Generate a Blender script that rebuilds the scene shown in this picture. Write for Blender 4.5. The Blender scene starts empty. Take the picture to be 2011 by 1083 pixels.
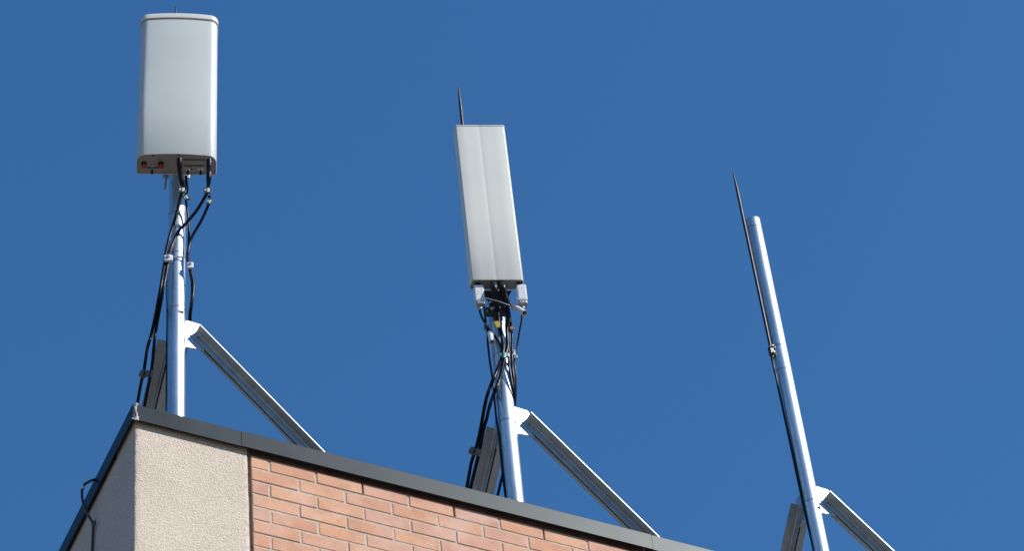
import bpy, math, random
from mathutils import Vector as V, Matrix
random.seed(7)
scene = bpy.context.scene
C = scene.collection

# ------------------------------------------------------------------ camera
CAM = V((-3.67368, -10.45528, -11.29194))
MR = ((0.908982006, -0.408920621, -0.080843297),      # image right
      (0.253728254, 0.696668916, -0.671024881),       # image down
      (0.330716923, 0.589437314, 0.737014226))        # view axis
FPX, PX, PY = 6279.331, 1005.5, 541.5
cd = bpy.data.cameras.new("camera")
cam = bpy.data.objects.new("camera", cd)
C.objects.link(cam)
cd.sensor_width = 36.0
cd.lens = FPX / 2011.0 * 36.0
cd.clip_start, cd.clip_end = 0.1, 20000
R3 = Matrix((MR[0], tuple(-c for c in MR[1]), tuple(-c for c in MR[2]))).transposed()
cam.matrix_world = Matrix.Translation(CAM) @ R3.to_4x4()
scene.camera = cam

# ------------------------------------------------------------------ sun and sky
SUN_AZ = math.atan2(0.652, -0.758)        # direction to the sun in plan, from +Y towards +X
SUN_EL = math.radians(40)
sun_dir = V((math.sin(SUN_AZ) * math.cos(SUN_EL), math.cos(SUN_AZ) * math.cos(SUN_EL), math.sin(SUN_EL)))
sd = bpy.data.lights.new("sun", 'SUN')
sd.energy = 4.5
sd.angle = math.radians(0.53)
sd.color = (1.0, 0.955, 0.89)
so = bpy.data.objects.new("sun", sd)
C.objects.link(so)
so.rotation_euler = sun_dir.to_track_quat('Z', 'Y').to_euler()
w = bpy.data.worlds.new("World")
scene.world = w
w.use_nodes = True
nt = w.node_tree
bg = nt.nodes['Background']
sky = nt.nodes.new('ShaderNodeTexSky')
sky.sky_type = 'NISHITA'
sky.sun_disc = False
sky.sun_elevation = SUN_EL
sky.sun_rotation = SUN_AZ
sky.altitude = 0
sky.air_density = 1.2
sky.dust_density = 0.0
sky.ozone_density = 8.0
tint = nt.nodes.new('ShaderNodeMix')            # the camera's deep rendering of a clear blue
tint.data_type, tint.blend_type = 'RGBA', 'MULTIPLY'
tint.inputs[0].default_value = 1.0
tint.inputs[7].default_value = (0.56, 0.92, 1.06, 1)
nt.links.new(sky.outputs[0], tint.inputs[6])
nt.links.new(tint.outputs[2], bg.inputs[0])
bg.inputs[1].default_value = 0.105
scene.view_settings.view_transform = 'Standard'
scene.view_settings.look = 'None'
scene.view_settings.exposure = 0.35
scene.view_settings.gamma = 1.0

# ------------------------------------------------------------------ helpers
def ray(px, py):
    a, b = (px - PX) / FPX, (py - PY) / FPX
    return V([MR[0][i] * a + MR[1][i] * b + MR[2][i] for i in range(3)])

def on_plane(px, py, n, o):
    d = ray(px, py)
    return CAM + d * ((V(o) - CAM).dot(V(n)) / d.dot(V(n)))

WV, NV = V((0.939, -0.343, 0)), V((-0.343, -0.939, 0))   # across an aerial, and out of its face
MAST = [V((0.384, 0.45, 0)), V((2.306, 0.45, 0)), V((4.2, 0.45, 0))]

def pm(i, px, py, d):      # the point at a distance d in front of the axis of mast i
    return on_plane(px, py, NV, MAST[i] + NV * d)

def pxp(x, px, py):
    return on_plane(px, py, (1, 0, 0), (x, 0, 0))

def pyp(y, px, py):
    return on_plane(px, py, (0, 1, 0), (0, y, 0))

class MB:
    def __init__(s):
        s.v, s.f = [], []
    def add(s, vs, fs):
        o = len(s.v)
        s.v += [tuple(p) for p in vs]
        s.f += [tuple(i + o for i in f) for f in fs]
        return s
    def box(s, o, ax, ay, az, bev=0.0):
        """box centred on o with half axes ax, ay, az; bev = chamfer"""
        o, ax, ay, az = V(o), V(ax), V(ay), V(az)
        if bev <= 0:
            vs = [o + ax * i + ay * j + az * k for k in (-1, 1) for j in (-1, 1) for i in (-1, 1)]
            return s.add(vs, [(0, 2, 3, 1), (4, 5, 7, 6), (0, 1, 5, 4), (2, 6, 7, 3), (0, 4, 6, 2), (1, 3, 7, 5)])
        la, lb = ax.length, ay.length
        b = min(bev, la * .45, lb * .45, az.length * .45)
        X, Y, Z = ax / la, ay / lb, az / az.length
        ring = []
        def loop(k, ins):
            a2, b2 = la - ins, lb - ins
            return [o + X * (sx * (a2 - (b if c == 1 else 0))) + Y * (sy * (b2 - (b if c == 0 else 0))) + Z * k
                    for sx, sy, c in ((1, -1, 0), (1, 1, 0), (1, 1, 1), (-1, 1, 1), (-1, 1, 0), (-1, -1, 0), (-1, -1, 1), (1, -1, 1))]
        h = az.length
        for k, ins in ((-h, b * .9), (-h + b, 0), (h - b, 0), (h, b * .9)):
            ring.append(loop(k, ins))
        return s.rings(ring)
    def rings(s, rs, closed=True, caps=True):
        n = len(rs[0])
        vs = [p for r in rs for p in r]
        fs = []
        for i in range(len(rs) - 1):
            for j in range(n if closed else n - 1):
                a, b = i * n + j, i * n + (j + 1) % n
                fs.append((a, b, b + n, a + n))
        if caps:
            fs.append(tuple(range(n))[::-1])
            fs.append(tuple(range((len(rs) - 1) * n, len(rs) * n)))
        return s.add(vs, fs)
    def prism(s, poly, d):
        return s.rings([[V(p) for p in poly], [V(p) + V(d) for p in poly]])
    def tube(s, pts, r, n=12, smooth=True, caps=True):
        pts = [V(p) for p in pts]
        rad = r if isinstance(r, (list, tuple)) else [r] * len(pts)
        if smooth and len(pts) > 2:
            out, ro = [], []
            for i in range(len(pts) - 1):
                p0 = pts[max(i - 1, 0)]; p1 = pts[i]; p2 = pts[i + 1]; p3 = pts[min(i + 2, len(pts) - 1)]
                for k in range(6):
                    t = k / 6
                    out.append(0.5 * (2 * p1 + (p2 - p0) * t + (2 * p0 - 5 * p1 + 4 * p2 - p3) * t * t + (3 * p1 - p0 - 3 * p2 + p3) * t ** 3))
                    ro.append(rad[i] * (1 - t) + rad[i + 1] * t)
            out.append(pts[-1]); ro.append(rad[-1])
            pts, rad = out, ro
        rs, prev = [], None
        for i, p in enumerate(pts):
            t = (pts[min(i + 1, len(pts) - 1)] - pts[max(i - 1, 0)]).normalized()
            if prev is None:
                a = t.orthogonal().normalized()
            else:
                a = (prev - t * prev.dot(t)).normalized()
            prev = a
            b = t.cross(a)
            rs.append([p + (a * math.cos(2 * math.pi * k / n) + b * math.sin(2 * math.pi * k / n)) * rad[i] for k in range(n)])
        return s.rings(rs, caps=caps)
    def sphere(s, o, r, n=10):
        rs = []
        for i in range(1, 6):
            th = math.pi * i / 6
            rs.append([V(o) + V((math.sin(th) * math.cos(2 * math.pi * k / n), math.sin(th) * math.sin(2 * math.pi * k / n), -math.cos(th))) * r for k in range(n)])
        return s.rings(rs)
    def build(s, name, mat, parent=None, smooth=True, ang=32):
        me = bpy.data.meshes.new(name)
        base = V(parent['base']) if parent is not None and 'base' in parent else V((0, 0, 0))
        me.from_pydata([tuple(V(p) - base) for p in s.v], [], s.f)
        import bmesh
        b = bmesh.new(); b.from_mesh(me)
        bmesh.ops.recalc_face_normals(b, faces=b.faces)
        b.to_mesh(me); b.free()
        if smooth:
            me.polygons.foreach_set('use_smooth', [True] * len(me.polygons))
            me.set_sharp_from_angle(angle=math.radians(ang))
        me.materials.append(mat)
        o = bpy.data.objects.new(name, me)
        C.objects.link(o)
        if parent is not None:
            o.parent = parent
            o['base'] = tuple(base)
        return o

def thing(name, label, cat, loc=(0, 0, 0), group=None):
    o = bpy.data.objects.new(name, None)
    o.empty_display_size = 0.1
    C.objects.link(o)
    o.location = loc
    o['base'] = tuple(loc)
    o['label'], o['category'] = label, cat
    if group:
        o['group'] = group
    return o

def tag(o, label, cat, group=None):
    o['label'], o['category'] = label, cat
    if group:
        o['group'] = group
    return o

# ------------------------------------------------------------------ materials
def mat(name, col, rough=.5, metal=0.0, var=0.0, vscale=8.0, rvar=0.0, bump=0.0, bscale=60.0, stretch=None, spec=None, col2=None):
    m = bpy.data.materials.new(name)
    m.use_nodes = True
    t = m.node_tree
    p = t.nodes['Principled BSDF']
    p.inputs['Base Color'].default_value = (*col, 1)
    p.inputs['Roughness'].default_value = rough
    p.inputs['Metallic'].default_value = metal
    if spec is not None:
        p.inputs['Specular IOR Level'].default_value = spec
    tc = t.nodes.new('ShaderNodeTexCoord')
    src = tc.outputs['Object']
    if stretch:
        mp = t.nodes.new('ShaderNodeMapping')
        mp.inputs['Scale'].default_value = stretch
        t.links.new(src, mp.inputs[0]); src = mp.outputs[0]
    if var or rvar or col2:
        nz = t.nodes.new('ShaderNodeTexNoise')
        nz.inputs['Scale'].default_value = vscale
        nz.inputs['Detail'].default_value = 6
        nz.inputs['Roughness'].default_value = .6
        t.links.new(src, nz.inputs['Vector'])
        if var or col2:
            r = t.nodes.new('ShaderNodeValToRGB')
            r.color_ramp.elements[0].position = .3
            r.color_ramp.elements[1].position = .7
            c2 = col2 or tuple(min(1, c * (1 + var)) for c in col)
            r.color_ramp.elements[0].color = (*[c * (1 - var) for c in col], 1)
            r.color_ramp.elements[1].color = (*c2, 1)
            t.links.new(nz.outputs[0], r.inputs[0])
            t.links.new(r.outputs[0], p.inputs['Base Color'])
        if rvar:
            mr = t.nodes.new('ShaderNodeMapRange')
            mr.inputs['From Min'].default_value = .3
            mr.inputs['From Max'].default_value = .7
            mr.inputs['To Min'].default_value = max(0.03, rough - rvar)
            mr.inputs['To Max'].default_value = rough + rvar
            t.links.new(nz.outputs[0], mr.inputs[0])
            t.links.new(mr.outputs[0], p.inputs['Roughness'])
    if bump:
        nb = t.nodes.new('ShaderNodeTexNoise')
        nb.inputs['Scale'].default_value = bscale
        nb.inputs['Detail'].default_value = 5
        t.links.new(src, nb.inputs['Vector'])
        bp = t.nodes.new('ShaderNodeBump')
        bp.inputs['Strength'].default_value = bump
        bp.inputs['Distance'].default_value = .004
        t.links.new(nb.outputs[0], bp.inputs['Height'])
        t.links.new(bp.outputs[0], p.inputs['Normal'])
    return m

M_POLE = mat('galvanised_pole', (.62, .66, .67), .43, 1.0, var=.10, vscale=5, rvar=.04, bump=.03, bscale=18, stretch=(1, 1, .35))
M_GALV = mat('galvanised_steel', (.46, .50, .525), .50, 1.0, var=.12, vscale=14, rvar=.05, bump=.04, bscale=40)
def spangle(m, scale, amt):
    t = m.node_tree; p = t.nodes['Principled BSDF']
    src = p.inputs['Base Color'].links[0].from_socket
    tc = t.nodes.new('ShaderNodeTexCoord')
    v = t.nodes.new('ShaderNodeTexVoronoi'); v.inputs['Scale'].default_value = scale
    t.links.new(tc.outputs['Object'], v.inputs['Vector'])
    b = t.nodes.new('ShaderNodeRGBToBW'); t.links.new(v.outputs['Color'], b.inputs[0])
    r = t.nodes.new('ShaderNodeMapRange'); r.inputs['From Min'].default_value = .2; r.inputs['From Max'].default_value = .8
    r.inputs['To Min'].default_value = 1 - amt; r.inputs['To Max'].default_value = 1 + amt * .4
    t.links.new(b.outputs[0], r.inputs[0])
    x = t.nodes.new('ShaderNodeMix'); x.data_type = 'RGBA'; x.blend_type = 'MULTIPLY'; x.inputs[0].default_value = 1
    t.links.new(src, x.inputs[6]); t.links.new(r.outputs[0], x.inputs[7])
    t.links.new(x.outputs[2], p.inputs['Base Color'])
spangle(M_POLE, 75, .07); spangle(M_GALV, 90, .06)
M_CLIP = mat('brown_clip', (.17, .135, .11), .5, .5, var=.3, vscale=60)
M_DULL = mat('dull_zinc', (.40, .40, .39), .5, 1.0, var=.2, vscale=40, rvar=.1)
M_BRIGHT = mat('bright_zinc', (.75, .75, .74), .3, 1.0, var=.1, vscale=60)
M_RADOME = mat('radome_plastic', (.555, .58, .545), .42, 0, var=.035, vscale=3.0, rvar=.05, bump=.02, bscale=20)
def scuffs(m, amount=.16):
    t = m.node_tree; p = t.nodes['Principled BSDF']
    src = p.inputs['Base Color'].links[0].from_socket
    tc = t.nodes.new('ShaderNodeTexCoord')
    mp = t.nodes.new('ShaderNodeMapping'); mp.inputs['Scale'].default_value = (1, 1, 1.7)
    n = t.nodes.new('ShaderNodeTexNoise'); n.inputs['Scale'].default_value = 13; n.inputs['Detail'].default_value = 8; n.inputs['Roughness'].default_value = .65
    r = t.nodes.new('ShaderNodeValToRGB')
    r.color_ramp.elements[0].position = .66; r.color_ramp.elements[0].color = (0, 0, 0, 1)
    r.color_ramp.elements[1].position = .76; r.color_ramp.elements[1].color = (amount * 3, amount * 3, amount * 3, 1)
    x = t.nodes.new('ShaderNodeMix'); x.data_type = 'RGBA'; x.inputs[7].default_value = (.30, .29, .26, 1)
    t.links.new(tc.outputs['Object'], mp.inputs[0]); t.links.new(mp.outputs[0], n.inputs['Vector'])
    t.links.new(n.outputs[0], r.inputs[0]); t.links.new(r.outputs[0], x.inputs[0])
    t.links.new(src, x.inputs[6]); t.links.new(x.outputs[2], p.inputs['Base Color'])
scuffs(M_RADOME)
M_BOX = mat('box_plastic', (.69, .68, .60), .42, 0, var=.03, vscale=3.0, rvar=.05, bump=.02, bscale=20)
scuffs(M_BOX, .10)
M_LID = mat('lid_plastic', (.60, .59, .55), .42, 0, var=.03, vscale=6)
M_UNDER = mat('base_plastic', (.33, .31, .29), .6, 0, var=.08, vscale=12)
M_SEAM = mat('seam_black', (.02, .02, .022), .7)
M_BLACK = mat('black_rubber', (.009, .009, .011), .30, 0, var=.3, vscale=30, rvar=.06, spec=.10)
M_BOOT = mat('black_tape', (.012, .011, .012), .32, 0, var=.4, vscale=25, rvar=.08, bump=.35, bscale=70, spec=.2)
M_SHADE_STEEL = mat('shade_dark_steel', (.035, .037, .037), .6, 0, var=.3, vscale=30)  # bracket steel under the panel, its shade put into the colour
M_RED = mat('red_plastic', (.33, .03, .02), .5, 0, var=.15, vscale=40)
M_ROD = mat('rod_metal', (.060, .050, .047), .45, 1.0, var=.25, vscale=30)
M_COP = mat('coping_paint', (.016, .022, .028), .365, 0, var=.12, vscale=2.2, rvar=.035, bump=.03, bscale=4, spec=.125)
M_COP.node_tree.nodes['Principled BSDF'].inputs['Specular Tint'].default_value = (.76, .93, 1.0, 1)
M_TORN = mat('torn_sealant', (.40, .40, .38), .8, 0, var=.4, vscale=60, bump=.6, bscale=90)
M_DARKGAP = mat('dark_membrane', (.13, .075, .055), .9, 0, var=.4, vscale=18)
M_GAP = mat('joint_sealant', (.30, .25, .20), .85, 0, var=.25, vscale=20)
M_WHITE = mat('white_plastic', (.74, .75, .74), .4, 0, var=.04, vscale=20)
M_GREEN = mat('green_card', (.014, .045, .03), .5, 0, var=.3, vscale=40)
M_TURQ = mat('turquoise_tape', (.10, .42, .38), .5)
M_YELLOW = mat('yellow_tag', (.42, .33, .02), .5, 0, var=.3, vscale=50)
M_OCHRE = mat('ochre_tag', (.32, .19, .03), .5, 0, var=.3, vscale=50)
M_ROOF = mat('roof_membrane', (.22, .21, .20), .9, 0, var=.15, vscale=2)
M_GROUND = mat('pale_paving', (.175, .142, .112), .9, 0, var=.2, vscale=.4)
M_PAVE = mat('pavement', (.17, .155, .14), .9, 0, var=.15, vscale=1.5)

def label_mat():
    m = mat('printed_label', (.72, .73, .74), .45)
    t = m.node_tree; p = t.nodes['Principled BSDF']
    tc = t.nodes.new('ShaderNodeTexCoord')
    wv = t.nodes.new('ShaderNodeTexWave'); wv.bands_direction = 'Z'
    wv.inputs['Scale'].default_value = 22; wv.inputs['Distortion'].default_value = .6; wv.inputs['Detail Scale'].default_value = 60
    nz = t.nodes.new('ShaderNodeTexNoise'); nz.inputs['Scale'].default_value = 120
    mul = t.nodes.new('ShaderNodeMath'); mul.operation = 'MULTIPLY'
    r = t.nodes.new('ShaderNodeValToRGB')
    r.color_ramp.elements[0].position = .40; r.color_ramp.elements[0].color = (.74, .75, .76, 1)
    r.color_ramp.elements[1].position = .52; r.color_ramp.elements[1].color = (.30, .31, .34, 1)
    t.links.new(tc.outputs['Object'], wv.inputs['Vector']); t.links.new(tc.outputs['Object'], nz.inputs['Vector'])
    t.links.new(wv.outputs['Fac'], mul.inputs[0]); t.links.new(nz.outputs[0], mul.inputs[1])
    t.links.new(mul.outputs[0], r.inputs[0]); t.links.new(r.outputs[0], p.inputs['Base Color'])
    return m
M_LABEL = label_mat()

def stucco_mat():
    m = mat('cream_render', (.56, .48, .40), .9)
    t = m.node_tree; p = t.nodes['Principled BSDF']
    p.inputs['Specular IOR Level'].default_value = .2
    tc = t.nodes.new('ShaderNodeTexCoord')
    n1 = t.nodes.new('ShaderNodeTexNoise'); n1.inputs['Scale'].default_value = 80; n1.inputs['Detail'].default_value = 9; n1.inputs['Roughness'].default_value = .72
    n2 = t.nodes.new('ShaderNodeTexNoise'); n2.inputs['Scale'].default_value = 3.0; n2.inputs['Detail'].default_value = 6
    v = t.nodes.new('ShaderNodeTexVoronoi'); v.inputs['Scale'].default_value = 115; v.inputs['Randomness'].default_value = 1.0
    for x in (n1, n2, v):
        t.links.new(tc.outputs['Object'], x.inputs['Vector'])
    r = t.nodes.new('ShaderNodeValToRGB')
    r.color_ramp.elements[0].position = .30; r.color_ramp.elements[0].color = (.46, .385, .305, 1)
    r.color_ramp.elements[1].position = .56; r.color_ramp.elements[1].color = (.67, .575, .465, 1)
    t.links.new(n1.outputs[0], r.inputs[0])
    mx = t.nodes.new('ShaderNodeMix'); mx.data_type = 'RGBA'; mx.blend_type = 'MULTIPLY'; mx.inputs[0].default_value = 1
    r2 = t.nodes.new('ShaderNodeValToRGB')
    r2.color_ramp.elements[0].position = .3; r2.color_ramp.elements[0].color = (.90, .90, .90, 1)
    r2.color_ramp.elements[1].position = .7; r2.color_ramp.elements[1].color = (1, 1, 1, 1)
    t.links.new(n2.outputs[0], r2.inputs[0])
    t.links.new(r.outputs[0], mx.inputs[6]); t.links.new(r2.outputs[0], mx.inputs[7])
    t.links.new(mx.outputs[2], p.inputs['Base Color'])
    ad = t.nodes.new('ShaderNodeMath'); ad.operation = 'ADD'
    t.links.new(n1.outputs[0], ad.inputs[0]); t.links.new(v.outputs['Distance'], ad.inputs[1])
    bp = t.nodes.new('ShaderNodeBump'); bp.inputs['Strength'].default_value = .55; bp.inputs['Distance'].default_value = .006
    t.links.new(ad.outputs[0], bp.inputs['Height']); t.links.new(bp.outputs[0], p.inputs['Normal'])
    return m
M_STUCCO = stucco_mat()

def brick_mat():
    m = mat('salmon_brick', (.44, .20, .12), .85)
    t = m.node_tree; p = t.nodes['Principled BSDF']
    p.inputs['Specular IOR Level'].default_value = .25
    g = t.nodes.new('ShaderNodeNewGeometry')
    tc = t.nodes.new('ShaderNodeTexCoord')
    r = t.nodes.new('ShaderNodeValToRGB')
    cr = r.color_ramp
    cr.elements[0].position = 0; cr.elements[0].color = (.63, .34, .205, 1)
    cr.elements[1].position = 1; cr.elements[1].color = (.565, .32, .235, 1)
    for q, c in ((.25, (.565, .295, .195, 1)), (.5, (.65, .365, .22, 1)), (.75, (.605, .34, .24, 1))):
        e = cr.elements.new(q); e.color = c
    t.links.new(g.outputs['Random Per Island'], r.inputs[0])
    def noise(scale, det=6):
        n = t.nodes.new('ShaderNodeTexNoise'); n.inputs['Scale'].default_value = scale; n.inputs['Detail'].default_value = det
        n.inputs['Roughness'].default_value = .62
        t.links.new(tc.outputs['Object'], n.inputs['Vector']); return n
    def ramp(n, a, b, ca, cb):
        q = t.nodes.new('ShaderNodeValToRGB')
        q.color_ramp.elements[0].position = a; q.color_ramp.elements[1].position = b
        q.color_ramp.elements[0].color = (*ca, 1); q.color_ramp.elements[1].color = (*cb, 1)
        t.links.new(n.outputs[0], q.inputs[0]); return q
    def mix(mode, a, b, fac=1.0):
        x = t.nodes.new('ShaderNodeMix'); x.data_type = 'RGBA'; x.blend_type = mode
        if isinstance(fac, float): x.inputs[0].default_value = fac
        else: t.links.new(fac, x.inputs[0])
        t.links.new(a, x.inputs[6])
        if isinstance(b, tuple): x.inputs[7].default_value = b
        else: t.links.new(b, x.inputs[7])
        return x.outputs[2]
    c = mix('MULTIPLY', r.outputs[0], ramp(noise(9), .3, .7, (.84, .83, .82), (1.10, 1.09, 1.08)).outputs[0])
    c = mix('MULTIPLY', c, ramp(noise(140, 3), .3, .6, (.88, .87, .86), (1, 1, 1)).outputs[0])
    bloom = ramp(noise(5.0), .48, .72, (0, 0, 0), (.55, .55, .55))          # lime bloom
    c = mix('MIX', c, (.66, .48, .40, 1), bloom.outputs[0])
    stain = ramp(noise(9, 3), .60, .74, (0, 0, 0), (.55, .55, .55))        # brown firing marks
    c = mix('MIX', c, (.30, .16, .09, 1), stain.outputs[0])
    t.links.new(c, p.inputs['Base Color'])
    nb = noise(75, 5)
    bp = t.nodes.new('ShaderNodeBump'); bp.inputs['Strength'].default_value = .35; bp.inputs['Distance'].default_value = .003
    t.links.new(nb.outputs[0], bp.inputs['Height']); t.links.new(bp.outputs[0], p.inputs['Normal'])
    return m
M_BRICK = brick_mat()
M_MORTAR = mat('pale_mortar', (.48, .415, .335), .95, 0, var=.2, vscale=35, bump=.6, bscale=120, spec=.1)

# ------------------------------------------------------------------ ground
GZ = -12.9
g = MB().add([(-3000, -3000, GZ), (3000, -3000, GZ), (3000, 3000, GZ), (-3000, 3000, GZ)], [(0, 1, 2, 3)]).build('ground', M_GROUND, smooth=False)
g['kind'] = 'structure'
pv = MB()
pv.box((5, -1.3, GZ + .06), (12, 0, 0), (0, 1.3, 0), (0, 0, .056))
pv = pv.build('pavement', M_PAVE, smooth=False); pv['kind'] = 'structure'

# unseen ring added to block the low sky and bounce warm light
M_BLOCKER = mat('warm_blocker', (.11, .085, .05), .95, 0, var=.4, vscale=.05)
hb_ = MB(); hr = []
for rr, hh in ((70, 0), (95, 12), (130, 32), (175, 42), (260, 40), (500, 30), (900, 0)):
    hr.append([(5 + rr * math.cos(2 * math.pi * k / 96), rr * math.sin(2 * math.pi * k / 96), GZ - .05 + hh * (.8 + .14 * math.sin(k * .33) + .1 * math.sin(k * .81 + rr))) for k in range(96)])
hl = hb_.rings(hr, caps=False).build('sky_blocker', M_BLOCKER); hl['kind'] = 'structure'

# ------------------------------------------------------------------ building
XL, XR, YB = 0.008, 14.0, 10.0
YW = 0.028                                    # front wall face
bld = thing('brick_building', 'salmon brick building with cream rendered corner pier and dark metal parapet coping', 'building', (0, 0, GZ))
# core and roof
core = MB().box(((.12 + XR) / 2, (.12 + YB) / 2, (GZ - .36) / 2), ((XR - .12) / 2, 0, 0), (0, (YB - .12) / 2, 0), (0, 0, (-.36 - GZ) / 2))
core.build('roof', M_ROOF, bld, smooth=False)
def wall_part(name, m, x0, x1, y0, y1, z0, z1, sm=False):
    return MB().box(((x0 + x1) / 2, (y0 + y1) / 2, (z0 + z1) / 2), ((x1 - x0) / 2, 0, 0), (0, (y1 - y0) / 2, 0), (0, 0, (z1 - z0) / 2)).build(name, m, bld, smooth=sm)
# rendered corner pier and side wall with a slightly uneven arris
def jit(a): return random.uniform(-a, a)
JX0, JX1 = 0.596, 0.616
pier = MB()
zs = [0.0]
z = 0.0
while z > -6: z -= .02; zs.append(z)
zs.append(GZ)
rows = []
for z in zs:
    a = .0022
    rows.append([V((JX0, .12, z)), V((JX0, YW + .006, z)), V((JX0 - .006 + jit(a), YW, z)), V((JX0 - .025, YW, z)), V((.30, YW, z)), V((XL + .035, YW, z)),
                 V((XL + .009 + jit(a), YW + jit(a * .4), z)), V((XL + .003 + jit(a * .5), YW + .003 + jit(a * .5), z)), V((XL + jit(a * .4), YW + .009 + jit(a), z)),
                 V((XL, .5, z)), V((XL, YB, z)), V((.12, YB, z)), V((.12, .12, z))])
n = len(rows[0])
pier.rings(rows)
pier.build('rendered_wall', M_STUCCO, bld, ang=45)
# backing of the movement joint and of the brick facing
wall_part('joint_seal', M_GAP, JX0 + .001, JX1 + .03, .046, .119, GZ, -.004)
wall_part('parapet_core', M_DARKGAP, JX1 + .031, XR, .075, .28, -.36, -.004)
wall_part('wall_backing', M_DARKGAP, JX1 + .031, XR, .075, .119, GZ, -.361)
wall_part('parapet_back', M_ROOF, .121, JX1 + .030, .1195, .28, -.36, -.004)
wall_part('parapet_side', M_ROOF, .121, .28, .281, YB, -.36, -.004)
wall_part('flashing_strip', M_DARKGAP, JX1 + .001, XR, .038, .074, -.1165, -.004)
# bricks: a running facing, each brick with softened edges
ZT, PH, BH, PL, MJ = -.117, .0875, .0772, .2503, .010
br = MB()
def brick(x0, x1, z0, z1):
    b, dpt = .0035, .011
    y0 = YW + jit(.0012)
    tl = jit(.0006)
    a = [(x0, z0), (x1, z0), (x1, z1), (x0, z1)]
    i = [(x0 + b, z0 + b), (x1 - b, z0 + b), (x1 - b, z1 - b), (x0 + b, z1 - b)]
    vs = [V((x, y0 + dpt, z)) for x, z in a] + [V((x, y0 + .0025, z)) for x, z in a] + [V((x, y0, z + tl * (1 if x > x0 + .05 else -1))) for x, z in i]
    fs = [(8, 9, 10, 11)]
    for k in range(4):
        q = (k + 1) % 4
        fs += [(k, q, q + 4, k + 4), (k + 4, q + 4, q + 8, k + 8)]
    br.add(vs, fs)
k = 0
while True:
    zt = ZT - PH * k
    if zt - BH < GZ: break
    j = .7095 if k % 2 == 0 else .8635
    x0 = JX1
    while x0 < XR:
        e = j + jit(.0015)
        x1 = min(e - MJ / 2, XR)
        brick(x0 + jit(.0016), x1 + jit(.001), zt - BH + jit(.0016), zt + jit(.0014))
        x0 = e + MJ / 2
        j += PL
    k += 1
bo = br.build('brick_wall', M_BRICK, bld, ang=25)
# mortar, left out of every second joint of the top course
mo = MB()
ym = YW + .0036
mo.box((( JX1 + .001 + XR) / 2, (ym + .074) / 2, (ZT - BH + GZ) / 2), ((XR - JX1 - .001) / 2, 0, 0), (0, (.074 - ym) / 2, 0), (0, 0, (ZT - BH - GZ) / 2))
x0 = JX1 + .001
jx = .7095 + 2 * PL
while x0 < XR:
    x1 = min(jx - .0065, XR)
    mo.box(((x0 + x1) / 2, (ym + .074) / 2, ZT - BH / 2 + .0002), ((x1 - x0) / 2, 0, 0), (0, (.074 - ym) / 2, 0), (0, 0, BH / 2 - .0004))
    mo.box(((x0 + x1) / 2, ym + .006, ZT + .002), ((x1 - x0) / 2, 0, 0), (0, .0045, 0), (0, 0, .0035))
    x0 = jx + .0065
    jx += 2 * PL
mo.build('mortar', M_MORTAR, bld, smooth=False)
# coping: folded sheet, open below
CT, CB, CW = .009, -.097, .30
XC = -.014
def cop_prof(s):        # (outwards distance, height)
    t = .002
    return [(0, CB), (0, CT - .003), (.002, CT), (CW, CT - .012), (CW, CB), (CW - t, CB), (CW - t, CT - .012 - t), (.004, CT - t - .001), (t, CT - t - .004), (t, CB + t), (.011, CB + t), (.011, CB)]
def coping(x0, x1, dz=0.0, dy=0.0):
    MB().prism([(x0, y + dy, z + dz) for y, z in cop_prof(0)], (x1 - x0, 0, 0)).build('coping', M_COP, bld, ang=20)
coping(XC + .0025, .553)
coping(.5555, 2.829, .0015, -.0012)
coping(2.8315, 5.35, 0, -.0004)
coping(5.3525, 9.0, .001, -.001)
coping(9.0025, XR)
def coping_side(y0, y1, d=0.0):
    MB().prism([(XC + x - d, y0, z) for x, z in cop_prof(0)], (0, y1 - y0, 0)).build('coping', M_COP, bld, ang=20)
coping_side(.301, 3.2)
coping_side(3.2025, YB)
MB().prism([(XC + x, .0025, z) for x, z in cop_prof(0)[:3]] + [(XC + .0022, .0025, CT - .004), (XC + .0022, .0025, CB)], (0, .298, 0)).build('coping', M_COP, bld, ang=20)
# torn sealant strip at the coping corner
ts = MB()
rs = []
for i in range(23):
    z = CT + .004 - i * (CT + .004 - CB + .006) / 22
    xm = XC + .017 + .005 * math.sin(i * .30 + 2.4) + jit(.0015)
    hw = .0065 + .002 * math.sin(i * 1.1) + jit(.0015)
    if i > 19: hw += .004
    yo = -.004 - abs(jit(.003))
    rs.append([V((xm - hw, -.0012, z)), V((xm - hw * .6, yo, z + jit(.001))), V((xm, yo - .002, z)), V((xm + hw * .7, yo, z + jit(.001))), V((xm + hw, -.0012, z))])
ts.rings(rs)
ts.box((XC + .006, -.004, CB - .004), (.012, 0, -.002), (0, .003, 0), (.001, 0, .0028))
ts.build('sealant_strip', M_TORN, bld, ang=60)
MB().prism([(XC + .0035, -.0005, CT - .006), (XC + .011, -.0005, CT - .008), (XC + .013, -.0005, -.04), (XC + .010, -.0005, -.085), (XC + .0045, -.0005, -.088)], (0, .0008, 0)).build('corner_gap', M_SEAM, bld, smooth=False)

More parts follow.
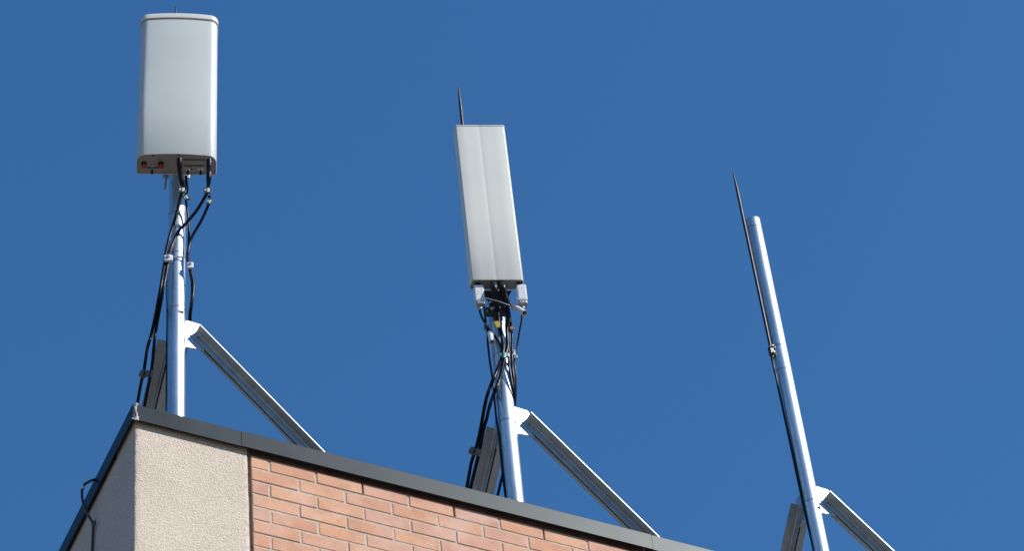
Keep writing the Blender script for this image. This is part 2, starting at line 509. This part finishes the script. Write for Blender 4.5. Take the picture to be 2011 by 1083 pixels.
# ------------------------------------------------------------------ masts
BA = math.radians(45.8)
def angle_bar(o, e1, e2, e3, L, side):
    """L profile: flange at the top, leg hanging from it; side = which way the flange points"""
    f, l, t, g0 = .060, .050, .0048, .0045
    pts = [(g0, -l), (g0, -.009), (g0 + .001, -.004), (g0 + .004, -.001), (g0 + .009, 0), (f + g0, 0), (f + g0, -t), (g0 + t + .008, -t), (g0 + t + .004, -t - .0012), (g0 + t + .0012, -t - .004), (g0 + t, -t - .009), (g0 + t, -l)]
    if side < 0: pts = [pts[0], (g0, -.013), (-g0 + .0003, -.013), (-g0 + .0003, -.0045)] + pts[2:]  # added lip shuts the slit, keeping sun off the rear bar
    sec = [o + e3 * (s * side) + e2 * q for s, q in pts]
    return MB().prism(sec, e1 * L)

def band(parent, o, ax, r, h=.008, name='strap', m=None):
    nn = 28
    a = ax.orthogonal().normalized(); b = ax.cross(a)
    rs = []
    for k, rr in ((-h / 2, r + .0003), (-h / 2, r + .0022), (h / 2, r + .0022), (h / 2, r + .0003)):
        rs.append([o + ax * k + (a * math.cos(2 * math.pi * i / nn) + b * math.sin(2 * math.pi * i / nn)) * rr for i in range(nn)])
    return MB().rings(rs, caps=False).build(name, m or M_GALV, parent)

def hexbolt(mb, o, ax, r, h):
    a = ax.orthogonal().normalized(); b = ax.cross(a)
    mb.rings([[o + ax * k + (a * math.cos(i * math.pi / 3) + b * math.sin(i * math.pi / 3)) * q for i in range(6)] for k, q in ((0, r), (h * .8, r), (h, r * .8))])

class Mast: pass
def make_mast(i, label, r, top, lean, boff=.113, BA=BA):
    m = Mast()
    base = V((MAST[i].x - lean * (-.35 - 0) * -1, .45, -.36))
    m.root = thing('antenna_mast', label, 'mast', base, 'galvanised masts behind the parapet')
    m.r = r
    ax = V((lean, 0, 1)).normalized()
    m.ax = ax
    m.at = lambda z: V((MAST[i].x + lean * (z - 1.2), .45, z))
    P = m.at
    nn = 48
    def ring(z, rr):
        return [P(z) + V((math.cos(2 * math.pi * k / nn), math.sin(2 * math.pi * k / nn), 0)) * rr for k in range(nn)]
    MB().rings([ring(-.352, r), ring(-.3, r), ring(.6, r), ring(1.4, r), ring(2.4, r), ring(top - .012, r)]).build('pole', M_POLE, m.root, ang=40)
    MB().rings([ring(top - .012, r + .0015), ring(top - .002, r + .0015), ring(top + .004, r - .004), ring(top + .007, r * .5)]).build('top_cap', M_POLE, m.root, ang=50)
    MB().box(P(-.356) , (.12, 0, 0), (0, .12, 0), (0, 0, .004)).build('base_plate', M_GALV, m.root, smooth=False)
    # gusset plates and double angle braces, one along the wall, one across the roof
    for d, s in ((V((1, 0, 0)), V((0, -1, 0))), (V((0, 1, 0)), V((-1, 0, 0)))):
        c = P(1.12)
        poly = [(r - .004, 1.018), (.155, 1.030), (.175, 1.10), (.150, 1.190), (.132, 1.222), (r - .004, 1.226)]
        q = [c + d * a + V((0, 0, z - 1.12)) - s * .004 for a, z in poly]
        MB().prism(q, s * .008).build('gusset', M_GALV, m.root, smooth=False)
        e1 = d * math.cos(BA) + V((0, 0, -math.sin(BA)))
        e2 = d * math.sin(BA) + V((0, 0, math.cos(BA)))
        o = c + d * boff + V((0, 0, 1.152 - 1.12))
        L = (1.152 + .345) / math.sin(BA)
        b = angle_bar(o, e1, e2, s, L, 1).build('brace', M_GALV, m.root, ang=40)
        angle_bar(o + e2 * .0006, e1, e2, s, L, -1).build('angle_bar', M_GALV, b, ang=40)
        hb = MB(); hexbolt(hb, o + e1 * .030 - e2 * .026 + s * .0093, s, .0095, .008); hb.build('bolt', M_DULL, b, smooth=False)
    return m

m1 = make_mast(0, 'galvanised mast at the building corner, carrying the wide rounded panel antenna', .0465, 3.45, .007, .111, math.radians(46.7))
m2 = make_mast(1, 'galvanised mast carrying the narrow box shaped panel antenna', .048, 3.45, .010, .122, math.radians(46.2))
m3 = make_mast(2, 'bare galvanised mast without antenna, only a pointed rod at its top', .0470, 3.51, .0005, .103)

def clamp_block(parent, o, w_, h_, d_, m_=None, name='cable_clamp'):
    mb = MB().box(o, WV * (w_ / 2), NV * (d_ / 2), V((0, 0, h_ / 2)), .003)
    ob = mb.build(name, m_ or M_BRIGHT, parent)
    hb = MB(); hexbolt(hb, o + NV * (d_ / 2) + V((0, 0, h_ * .15)), NV, min(w_, h_) * .28, .008); hb.build('bolt', M_GALV, ob, smooth=False)
    return ob

def buckle(parent, i, px, py):
    o = pm(i, px, py, .040)
    MB().box(o, WV * .014, NV * .007, V((0, 0, .006)), .002).build('strap_buckle', M_DULL, parent)

# straps
for z in (1.28, 1.715, 2.05): band(m1.root, m1.at(z), m1.ax, m1.r)
for z in (1.075, 1.60, 2.0): band(m2.root, m2.at(z), m2.ax, m2.r)
for z in (1.07, 2.15, 2.35, 3.43): band(m3.root, m3.at(z), m3.ax, m3.r)
buckle(m1.root, 0, 355, 613); buckle(m2.root, 1, 1000, 835.5); buckle(m3.root, 2, 1606, 998)
# cable clamps
clamp_block(m1.root, pm(0, 330.5, 508, .095), .046, .046, .016, M_WHITE)  # white stands in for sun glint on these two metal clamps
clamp_block(m1.root, pm(0, 373.5, 522, .060), .034, .046, .014, M_WHITE)
MB().box(pm(0, 352, 505, .052), WV * .052, NV * .002, V((0, 0, .006))).build('clamp_bar', M_GALV, m1.root)
clamp_block(m2.root, pm(1, 991, 699, .082), .050, .030, .016, M_GALV)
clamp_block(m2.root, pm(1, 1009.5, 694, .070), .013, .045, .014, M_WHITE)
MB().box(pm(1, 1000, 701, .062), WV * .045, NV * .003, V((0, 0, .012)), .002).build('clamp_bar', M_DULL, m2.root)
# clips on the roof braces
for m_, xx, (a, b), (c_, d_) in ((m1, .384 - .068, (299, 735), (282, 735)), (m2, 2.306 - .068, (944, 891), (929, 887))):
    p, q = pxp(xx - .008, a, b), pxp(xx - .03, c_, d_)
    u = (q - p); mid = (p + q) / 2
    up = V((0, -.7, .7))
    o = MB().box(mid, u * .55, up * .019, V((.002, .002, .002)), 0).build('cable_clip', M_CLIP, m_.root)
    t = MB(); t.tube([q + V((-.014, -.004, 0)), q + V((.010, .004, 0))], .022, 16, False); t.build('clip_ring', M_CLIP, o)

# ------------------------------------------------------------------ lightning rods
def rod(i, label, tip, low, zlow):
    base = V(tip)
    t = thing('lightning_rod', label, 'lightning rod', low, 'pointed lightning rods on the masts')
    d = (V(low) - base)
    L = d.length
    d.normalize()
    MB().tube([base, base + d * .02, base + d * .10, base + d * .19, base + d * .21, V(low)], [.0015, .0040, .0070, .0092, .0094, .0094], 12, False).build('spike', M_ROD, t)
    cl = MB().box(V(low) - d * .055, (.014, 0, 0), (0, .014, 0), (0, 0, .036), .003)
    cl = cl.build('rod_clamp', M_ROD, t)
    for z in (.03, .085): MB().sphere(V(low) - d * z + NV * .016 + WV * .010, .0085).build('bolt', M_BRIGHT, cl)
    return t
def rodpos(i, off, ztop, zlow, din=0.0, lean=0.0):
    c = MAST[i]
    return (c + WV * off + NV * din + V((lean, 0, ztop))), (c + WV * off + NV * din + V((0, 0, zlow)))
tp, _ = pm(1, 900, 168, 0), 0
rod(1, 'pointed steel rod rising behind the narrow box shaped panel', pm(1, 900, 168, 0), V((tp.x + .010 - .012, tp.y, 2.30)), 2.3)
tp = pm(0, 345, 11, 0.0)
rod(0, 'steel rod of which only the tip shows above the wide rounded panel', tp + V((0, 0, 0)), V((tp.x - .004, tp.y + .02, 2.70)), 2.3)
rod(2, 'pointed steel rod strapped along the upper left of the bare mast', pm(2, 1440, 338, .022), pm(2, 1517.5, 703, .022), 2.3)

# ------------------------------------------------------------------ wide rounded panel
def frame(i, d, z, roll=0.0):
    o = MAST[i] + NV * d + V((0, 0, z))
    up = V((0, 0, 1)) * math.cos(roll) + WV * math.sin(roll)
    wv = WV * math.cos(roll) - V((0, 0, 1)) * math.sin(roll)
    return o, wv, NV, up
def F(fr, u, v, z): return fr[0] + fr[1] * u + fr[2] * v + fr[3] * z
def dprof(hw, dep, cr, sag, n=10):
    """D shape: flat back, rounded front corners, bowed front"""
    pts = [(-hw + .010, 0), (-hw + .003, .003), (-hw, .012)]
    yc = dep - sag
    for k in range(n + 1):
        a = math.pi - k / n * math.radians(82)
        pts.append((-hw + cr + cr * math.cos(a), yc - cr + .012 + cr * math.sin(a)))
    x0, y0 = pts[-1]
    for k in range(1, 2 * n):
        s = -1 + k / n
        x = -x0 * s * -1 if False else x0 * -s
        pts.append((x, y0 + (dep - y0) * (1 - s * s)))
    pts += [(-x, y) for x, y in pts[:n + 4][::-1]]
    return pts
fr1 = frame(0, .10, 2.287, math.radians(1.0))
a1 = thing('panel_antenna', 'wide pale grey panel antenna with bowed front, on the mast at the building corner', 'antenna', fr1[0], 'panel antennas on the masts')
pr = dprof(.220, .152, .050, .022)
H1 = 1.215
def inset(pr, d): return [(x * (1 - d / .22), max(y - (d if y > .03 else -d), 0.0)) for x, y in pr]
rs = []
body = MB()
sh = lambda q, z: [F(fr1, u + .003, v, z) for u, v in q]
body.rings([sh(inset(pr, .004), .014), sh(inset(pr, .004), .002), sh(inset(pr, .002), 0), sh(pr, .004), sh(pr, .4), sh(pr, .8), sh(pr, H1 - .003), sh(inset(pr, .004), H1)], caps=False)
body.build('radome', M_RADOME, a1, ang=38)
MB().rings([sh(inset(pr, .012), H1 - .010), sh(inset(pr, .012), H1 + .016)]).build('seam', M_SEAM, a1, ang=38)
po = [(x * 1.022, y * 1.03 + (0 if y < .02 else .001)) for x, y in pr]
MB().rings([sh(inset(po, .006), H1 + .008), sh(po, H1 + .010), sh(po, H1 + .046), sh(inset(po, .002), H1 + .051), sh(inset(po, .006), H1 + .055), sh(inset(po, .014), H1 + .058), sh(inset(po, .03), H1 + .059)]).build('end_cap', M_LID, a1, ang=28)
bp_ = MB().rings([sh(inset(pr, .0055), .010), sh(inset(pr, .0055), .022)]).build('base_plate', M_UNDER, a1, ang=38)
# fittings of the underside, in panel coordinates read from the photograph
def under(fr, px, py, dz=0.0):
    d = ray(px, py); up = fr[3]
    return CAM + d * ((fr[0] + up * dz - CAM).dot(up) / d.dot(up))
UP1 = fr1[3]
for px in (282.5, 316.0):
    p = under(fr1, px, 321, .010)
    s = MB().tube([p + UP1 * .004, p - UP1 * .004], .0165, 20, False).build('port', M_SEAM, a1)
    q = p - UP1 * .004
    MB().tube([q, q - UP1 * .018], .0150, 20, False).build('plug_collar', M_SEAM, s)
    q = q - UP1 * .018
    MB().tube([q, q - UP1 * .005, q - UP1 * .007], [.0152, .0152, .0135], 20, False).build('red_plug', M_RED, s)
for px, py, l, lowm in ((299, 324, .05, M_BOOT), (369, 329, .035, M_BOOT), (394, 329, .035, M_BOOT)):
    p = under(fr1, px, py, .010)
    s = MB().tube([p, p - UP1 * .012, p - UP1 * .013, p - UP1 * (l - .008)], [.008, .008, .0045, .0045], 14, False).build('socket', M_BRIGHT, a1)
    MB().tube([p - UP1 * (l - .01), p - UP1 * l, p - UP1 * (l + .022)], [.004, .0065, .0075], 12, False).build('dust_cap', lowm, s)
for px in (369, 394):
    p = under(fr1, px, 331, .010)
    MB().tube([p, p - UP1 * .006], .016, 18, False).build('port', M_RADOME, a1)
for (xa, ya), (xb, yb) in (((361, 313.8), (403, 313.8)), ((361, 325.5), (402, 325.5)), ((288, 329.5), (312, 329.5))):
    p, q = under(fr1, xa, ya, .0085), under(fr1, xb, yb, .0085)
    MB().box((p + q) / 2, (q - p) / 2, NV * .0022, UP1 * .0018).build('groove', M_SEAM, a1, smooth=False)
for px, py in ((300.5, 305.5), (352, 303.8), (401.5, 306.3), (376, 331.5)):
    p = under(fr1, px, py, .009)
    MB().tube([p, p - UP1 * .004], .004, 10, False).build('screw', M_SEAM, a1)
# bracket to the mast
for z in (.17, 1.0):
    br1 = MB().box(F(fr1, 0, -.022, z), WV * .075, NV * .021, V((0, 0, .022)), .003).build('mount_bracket', M_DULL, a1)
    MB().box(F(fr1, 0, -.155, z), WV * .075, NV * .006, V((0, 0, .022)), .003).build('clamp_jaw', M_DULL, br1)
MB().box(F(fr1, .048, -.045, -.03), WV * .014, NV * .012, V((0, 0, .034)), .003).build('bracket_lug', M_GALV, a1)
p = pm(0, 327, 347, .06)
nut = MB().tube([p + V((0, 0, .03)), p - V((0, 0, .005))], .0125, 6, False).build('bracket_nut', M_DULL, a1)
q = pm(0, 323.8, 372, .06)
MB().tube([p - (p - q) * .05, q], .0055, 10, False).build('bracket_bolt', M_DULL, nut)
# ------------------------------------------------------------------ narrow box panel
fr2 = frame(1, .10, 2.060, 0.0)
a2 = thing('panel_antenna', 'narrow pale grey box shaped panel antenna with flat front, on the middle mast', 'antenna', fr2[0], 'panel antennas on the masts')
def boxprof():
    pts = [(-.146, .030), (-.146, .014), (-.140, .002), (-.128, 0), (.141, 0), (.153, .002), (.159, .014), (.159, .030), (.1575, .071)]
    r = .006
    for a in (0, 30, 60, 90):
        pts.append((.153 - r + r * math.cos(math.radians(a)) - .0, .077 - r + r * math.sin(math.radians(a))))
    pts += [(.09, .0771), (.040, .0771), (.020, .0770), (.012, .0766), (.006, .0760), (.000, .0760), (-.006, .0766), (-.014, .0770), (-.038, .0771), (-.08, .0771)]
    for a in (90, 120, 150, 180):
        pts.append((-.136 + r + r * math.cos(math.radians(a)), .077 - r + r * math.sin(math.radians(a))))
    return pts
pr2 = boxprof()
H2 = 1.372
s2 = lambda q, z: [F(fr2, u, v, z) for u, v in q]
def ins2(q, d): return [((u - .0065) * (1 - d / .15) + .0065, .0385 + (v - .0385) * (1 - d / .0385)) for u, v in q]
MB().rings([s2(ins2(pr2, .004), .012), s2(ins2(pr2, .004), .002), s2(ins2(pr2, .0015), 0), s2(pr2, .003), s2(pr2, .5), s2(pr2, 1.0), s2(pr2, H2 - .004)], caps=False).build('radome', M_BOX, a2, ang=38)
MB().rings([s2(ins2(pr2, .003), H2 - .010), s2(ins2(pr2, .003), H2 - .001)]).build('seam', M_SEAM, a2, ang=38)
MB().rings([s2(ins2(pr2, -.001), H2 - .002), s2(ins2(pr2, -.002), H2), s2(ins2(pr2, -.002), H2 + .007), s2(ins2(pr2, .003), H2 + .012)]).build('end_cap', M_BOX, a2, ang=28)
MB().rings([s2(ins2(pr2, .0045), .008), s2(ins2(pr2, .0045), .018)]).build('base_plate', M_UNDER, a2, ang=38)
Z3 = V((0, 0, 1))
for px, py in ((937.5, 560), (1020.5, 559)):
    p = under(fr2, px, py, .008)
    sb = MB().tube([p + Z3 * .004, p - Z3 * .018, p - Z3 * .022], [.021, .021, .018], 20, False).build('tilt_actuator', M_BOOT, a2)
    c = p - Z3 * .098 + NV * .002 + WV * .004
    MB().box(c + Z3 * .012, WV * .0275, NV * .020, Z3 * .066, .004).build('housing', M_WHITE, sb)
    MB().box(c + NV * .0205 + Z3 * .012, WV * .0195, NV * .0008, Z3 * .054).build('label_plate', M_LABEL, sb, smooth=False)
    MB().box(c - Z3 * .068, WV * .024, NV * .020, Z3 * .014, .005).build('foot', M_DULL, sb)
    MB().tube([c - Z3 * .078 - NV * .004, c - Z3 * .100 - NV * .004], .0085, 14, False).build('plug', M_BRIGHT, sb)
for px in (969.5, 985.5):
    p = under(fr2, px, 557.5, .008)
    MB().tube([p + Z3 * .002, p - Z3 * .010, p - Z3 * .011, p - Z3 * .020], [.0195, .0195, .0165, .0165], 20, False).build('connector_nut', M_BRIGHT, a2)
MB().prism([F(fr2, -.085, -.012, -.002), F(fr2, .095, -.012, -.002), F(fr2, .050, -.012, -.10), F(fr2, .040, -.012, -.19), F(fr2, -.035, -.012, -.19), F(fr2, -.045, -.012, -.09)], NV * .006).build('bracket_plate', M_SHADE_STEEL, a2, smooth=False)
for z in (-.15, 1.1):
    mb = MB().box(F(fr2, .0, -.034, z), WV * .062, NV * .020, Z3 * .022, .003).build('mount_bracket', M_SHADE_STEEL if z < 0 else M_DULL, a2)
    MB().box(F(fr2, .0, -.157, z), WV * .066, NV * .006, Z3 * .022, .003).build('clamp_jaw', M_DULL, mb)
for px, py in ((963, 594), (949, 591), (977.5, 602), (981, 604.5)):
    MB().sphere(pm(1, px, py, .105), .009).build('bracket_bolt', M_BRIGHT, a2)

# ------------------------------------------------------------------ cables
GC = 'cables running down the masts'
def cable(label, pts, r=.0088, cat='cable', group=GC, name='cable', m=None):
    mb = MB().tube(pts, r, 12)
    b = pts[-1]
    t = thing(name, label, cat, b, group)
    mb.build('sheath', m or M_BLACK, t)
    return t
def boot(t, pts, r):
    n_ = len(pts)
    rr = [r * (1 + .07 * math.sin(k * 2.1)) for k in range(n_)]; rr[-1] *= .62
    return MB().tube(pts, rr, 14).build('boot', M_BOOT, t)
def card(t, o, w_, h_, tilt=0.0, m=None, plate=True, name='tag'):
    u = WV * math.cos(tilt) + Z3 * math.sin(tilt); k = Z3 * math.cos(tilt) - WV * math.sin(tilt)
    c = MB().box(o, u * (w_ / 2), NV * .003, k * (h_ / 2), .002).build(name, m or M_GREEN, t)
    if plate:
        MB().box(o + NV * .0036 + u * w_ * .10, u * (w_ * .15), NV * .0006, k * (h_ * .28)).build('tag_print', M_LABEL, c, smooth=False)
        MB().box(o + NV * .0036 - u * w_ * .30, u * (w_ * .08), NV * .0006, k * (h_ * .16)).build('tag_print', M_LABEL, c, smooth=False)
        for sx in (-1, 1):
            for sy in (-1, 1):
                MB().sphere(o + NV * .004 + u * (w_ * .42 * sx) + k * (h_ * .42 * sy), .0022, 6).build('rivet', M_BRIGHT, c)
    return c

# mast at the corner
p0 = lambda L: [pm(0, *q) for q in L]
x0_ = lambda x, L: [pxp(x, *q) for q in L]
d0 = .225
t = cable('black feeder cable running from the left plug of the wide panel to the parapet corner',
          p0([(359, 366, .15), (358, 376, .13), (355, 386, .10), (346, 423, .075), (333, 465, .062), (325, 500, .078), (323, 519, .078), (312, 585, .075)]) +
          [pxp(.312, 299, 650)] + x0_(.296, [(289.6, 684.6), (283, 726), (277, 754), (270, 792.6), (262, 835), (250, 900)]))
boot(t, p0([(352.5, 312, .235), (352.5, 322, .225), (353, 332, .205), (355, 346, .18), (357.5, 358, .16), (359, 368, .145)]), .0152)
card(t, pm(0, 358.6, 373, .165), .044, .052, -.12)
t = cable('black feeder cable crossing the pole diagonally from the right plug of the wide panel',
          p0([(409, 362, .19), (407, 378, .16), (403, 386, .13), (386, 414, .09), (366, 438, .065), (352, 453, .060), (337, 484, .064), (330.5, 503, .082), (328.5, 523, .082), (317.6, 585, .072)]) +
          [pxp(.325, 306, 650)] + x0_(.306, [(302, 684), (298, 724), (293, 750), (286, 786), (276, 840)]))
boot(t, p0([(410.5, 314, .235), (410.8, 326, .225), (410.6, 338, .21), (410.2, 350, .20), (409.5, 363, .18)]), .0152)
card(t, pm(0, 408.2, 374, .20), .044, .052, -.10)
t = cable('slim black cable hanging down the right edge of the pole under the wide panel',
          p0([(365, 345, .12), (366, 355, .11), (367.5, 372, .10), (365, 388, .085), (366, 400, .07), (368, 416, .055), (371, 458, .040), (369.5, 503, .045), (371.5, 528, .045), (377, 558, .035), (375.5, 592, .028), (372.5, 618, -.01), (371.5, 640, -.07), (366.5, 665, -.09), (363.8, 690, -.09), (361.5, 720, -.08), (360.5, 800, -.08), (359, 850, -.08)]), .0070)
card(t, pm(0, 366, 388, .10), .034, .046, .35)
t = cable('black jumper cable bowing out on the right of the pole below a bent green tag',
          p0([(410.5, 384, .165), (411, 396, .14), (407, 408, .12), (395, 434, .085), (377, 466, .052), (370, 490, .046), (368.3, 508, .052), (373, 530, .048), (379.6, 558.6, .04), (377.3, 592, .032), (374, 618, .0), (373, 640, -.06), (369, 662, -.10), (362, 680, -.10)]), .0080)
card(t, pm(0, 411.6, 396, .16), .030, .050, -.35)
cable('thin earth wire along the left edge of the pole below the wide panel', p0([(335, 470, -.03), (331, 496, -.01), (329, 515, .012), (327.6, 560, .012), (328, 620, .010), (327, 700, .008), (326.5, 780, .006), (325, 860, .006)]), .0036)

# middle mast
p1 = lambda L: [pm(1, *q) for q in L]
up_ = lambda px, py: under(fr2, px, py, -.002)
xa = 2.306 - .092
t = cable('left black feeder cable of the box panel, with a yellow tag and turning left',
          p1([(975, 596, .125), (977.5, 612, .105), (980.5, 643, .085), (986, 664, .078), (988.5, 684, .080), (985.5, 703, .082), (975.5, 730, .074), (966, 752, .07)]) +
          [pxp(2.245, 957.8, 774)] + x0_(xa + .006, [(951.5, 800), (942.5, 849.5), (933.6, 886), (926, 909), (917.4, 956), (909, 1000)]), .0100)
boot(t, [up_(969.5, 557)] + p1([(970.2, 566, .175), (971.3, 578, .155), (973, 590, .135), (976, 604, .115)]), .0195)
card(t, pm(1, 977, 638, .098), .028, .052, .3, M_YELLOW, False)
t = cable('right black feeder cable of the box panel, wrapped with turquoise tape at the clamp',
          p1([(997.5, 600, .125), (997.6, 619, .105), (995.2, 643, .086), (996, 664, .078), (996.5, 684, .080), (990, 706, .084), (981, 746.5, .072), (972, 768.6, .068)]) +
          [pxp(2.268, 962, 797)] + x0_(xa + .020, [(956, 822), (950.5, 841), (943.5, 876), (935.6, 911.6), (924, 959), (914, 1000)]), .0100)
boot(t, [up_(985.5, 557)] + p1([(987, 566, .175), (989.8, 578, .155), (994, 590, .135), (998.5, 604, .112)]), .0195)
MB().tube(p1([(990.9, 697, .088), (989.8, 705, .088)]), .0112, 14, False).build('tape', M_TURQ, t)
t = cable('black cable with yellow, turquoise and ochre markers, right of the middle pole',
          p1([(997, 598, .10), (999.5, 612, .085), (1002, 632, .072), (1004, 648, .062), (1005.5, 664, .058), (1004.8, 686, .066), (1005.2, 704, .066), (1005.8, 722, .056), (1008.5, 746, .045), (1010.5, 772, .02), (1010, 798, -.05), (1004, 830, -.07), (1000, 880, -.05), (988, 930, -.06), (977, 976, -.06), (968, 1020, -.06)]), .0080)
MB().tube(p1([(1000.8, 627, .075), (1001.8, 635, .072)]), .0105, 14, False).build('tape', M_YELLOW, t)
MB().tube(p1([(1003.2, 645, .064), (1004.2, 653, .061)]), .0092, 14, False).build('tape', M_TURQ, t)
card(t, pm(1, 1006, 645, .075), .026, .026, .1, M_OCHRE, False)
cable('short black cable hugging the front of the pole between clamp and gusset plate',
      p1([(998, 640, .060), (998.5, 664, .066), (999, 690, .074), (999.5, 708, .072), (999.4, 720, .066), (1004, 746.5, .056), (1008, 768.6, .040), (1010, 790, .0), (1010, 812, -.06), (1005, 830, -.08)]), .0070)
cable('thin control cable from the left white box, crossing the pole to the clamp',
      p1([(942.5, 598, .12), (942, 606, .115), (944, 618, .10), (952, 634, .078), (961.5, 649, .068), (974, 664, .068), (983.5, 681, .076), (985.5, 698, .080), (982, 716, .076)]), .0062)
cable('thin control cable hanging straight down from the right white box',
      p1([(1025.5, 598, .12), (1025, 612, .11), (1023.8, 630, .095), (1020, 651.6, .075), (1015.7, 678, .055), (1012, 701, .048), (1010.6, 717, .042), (1013, 740, .036), (1012.8, 768, .015), (1012, 790, -.03), (1009.5, 815, -.08)]), .0055)
cable('thin earth wire following the left edge of the pole below the box panel',
      p1([(951, 600, .02), (953, 625, .02), (957, 649, .02), (958, 675, .02), (962, 711, .02), (965.5, 733, .02), (968.5, 755, .018), (974.5, 822, .012), (979.2, 849.5, .010), (983.5, 894, .010), (987.5, 935, .008), (993, 980, .008), (998, 1020, .008)]), .0060)

# bare mast
p2 = lambda L: [pm(2, *q) for q in L]
cable('thin earth wire down the left edge of the bare mast from its clamp', p2([(1515, 700, .024), (1517, 710, .030), (1520, 724, .028), (1523.5, 738, .020), (1529, 765, .016), (1549, 858, .014), (1576, 985, .014), (1600, 1090, .014), (1612, 1150, .014)]), .0068)

# white tubes that dangle below the box panel, and the wire that holds them
def sleeve(label, a, b, r):
    a, b = V(a), V(b)
    d = (b - a).normalized()
    n_ = 20
    x = d.orthogonal().normalized(); y = d.cross(x)
    rg = lambda o, q: [o + (x * math.cos(2 * math.pi * k / n_) + y * math.sin(2 * math.pi * k / n_)) * q for k in range(n_)]
    t = MB().rings([rg(a + d * .012, r - .003), rg(b, r - .003), rg(b, r), rg(a, r), rg(a, r * .5), rg(a + d * .012, r * .4)], caps=True).build('plastic_tube', M_WHITE, ang=40)
    return tag(t, label, 'tube', 'white plastic tubes under the box panel')
sleeve('white open ended tube dangling at a slant below the right control box', pm(1, 1005, 600, .085), pm(1, 1030.5, 615.5, .20), .0165)
sleeve('white open ended tube hanging upright against the left side of the pole', pm(1, 963, 655, .062), pm(1, 966.5, 673, .085), .0175)
tw = MB().tube(p1([(950, 584, .15), (962, 588, .17), (978, 592, .18), (995, 598, .16), (1005, 601, .10)]), .0016, 6).build('wire', M_WHITE)
tag(tw, 'thin pale wire stretched between the plugs under the box panel', 'wire')

# cable over the side of the roof
pts = [pxp(.06, 196, 939), pxp(.01, 190, 942), pxp(-.03, 182, 944), pxp(-.055, 168, 951), pxp(-.065, 162, 960), pxp(-.065, 161, 975), pxp(-.055, 164, 992), pxp(-.035, 171, 1010), pxp(-.012, 180, 1024), pxp(-.004, 183, 1034), pxp(-.002, 182, 1060), pxp(-.002, 181, 1085), pxp(-.002, 179, 1130), pxp(-.002, 176, 1200)]
M_CBL = mat('brown_cable', (.045, .022, .018), .4, 0, var=.3, vscale=30)
t = thing('cable', 'loose brown cable looping over the side coping and down the shaded side wall', 'cable', pts[-1])
MB().tube(pts, .0068, 12).build('sheath', M_CBL, t)
MB().tube([pxp(-.006, 182.5, 1036), pxp(-.010, 185.5, 1030), pxp(-.012, 187, 1023)], [.007, .006, .0045], 10).build('cut_end', M_CBL, t)
MB().tube([pxp(-.0655, 163.5, 955.5), pxp(-.0665, 162, 962)], .0074, 12, False).build('tape', M_BRIGHT, t)

for o in C.objects:
    if 'base' in o: del o['base']
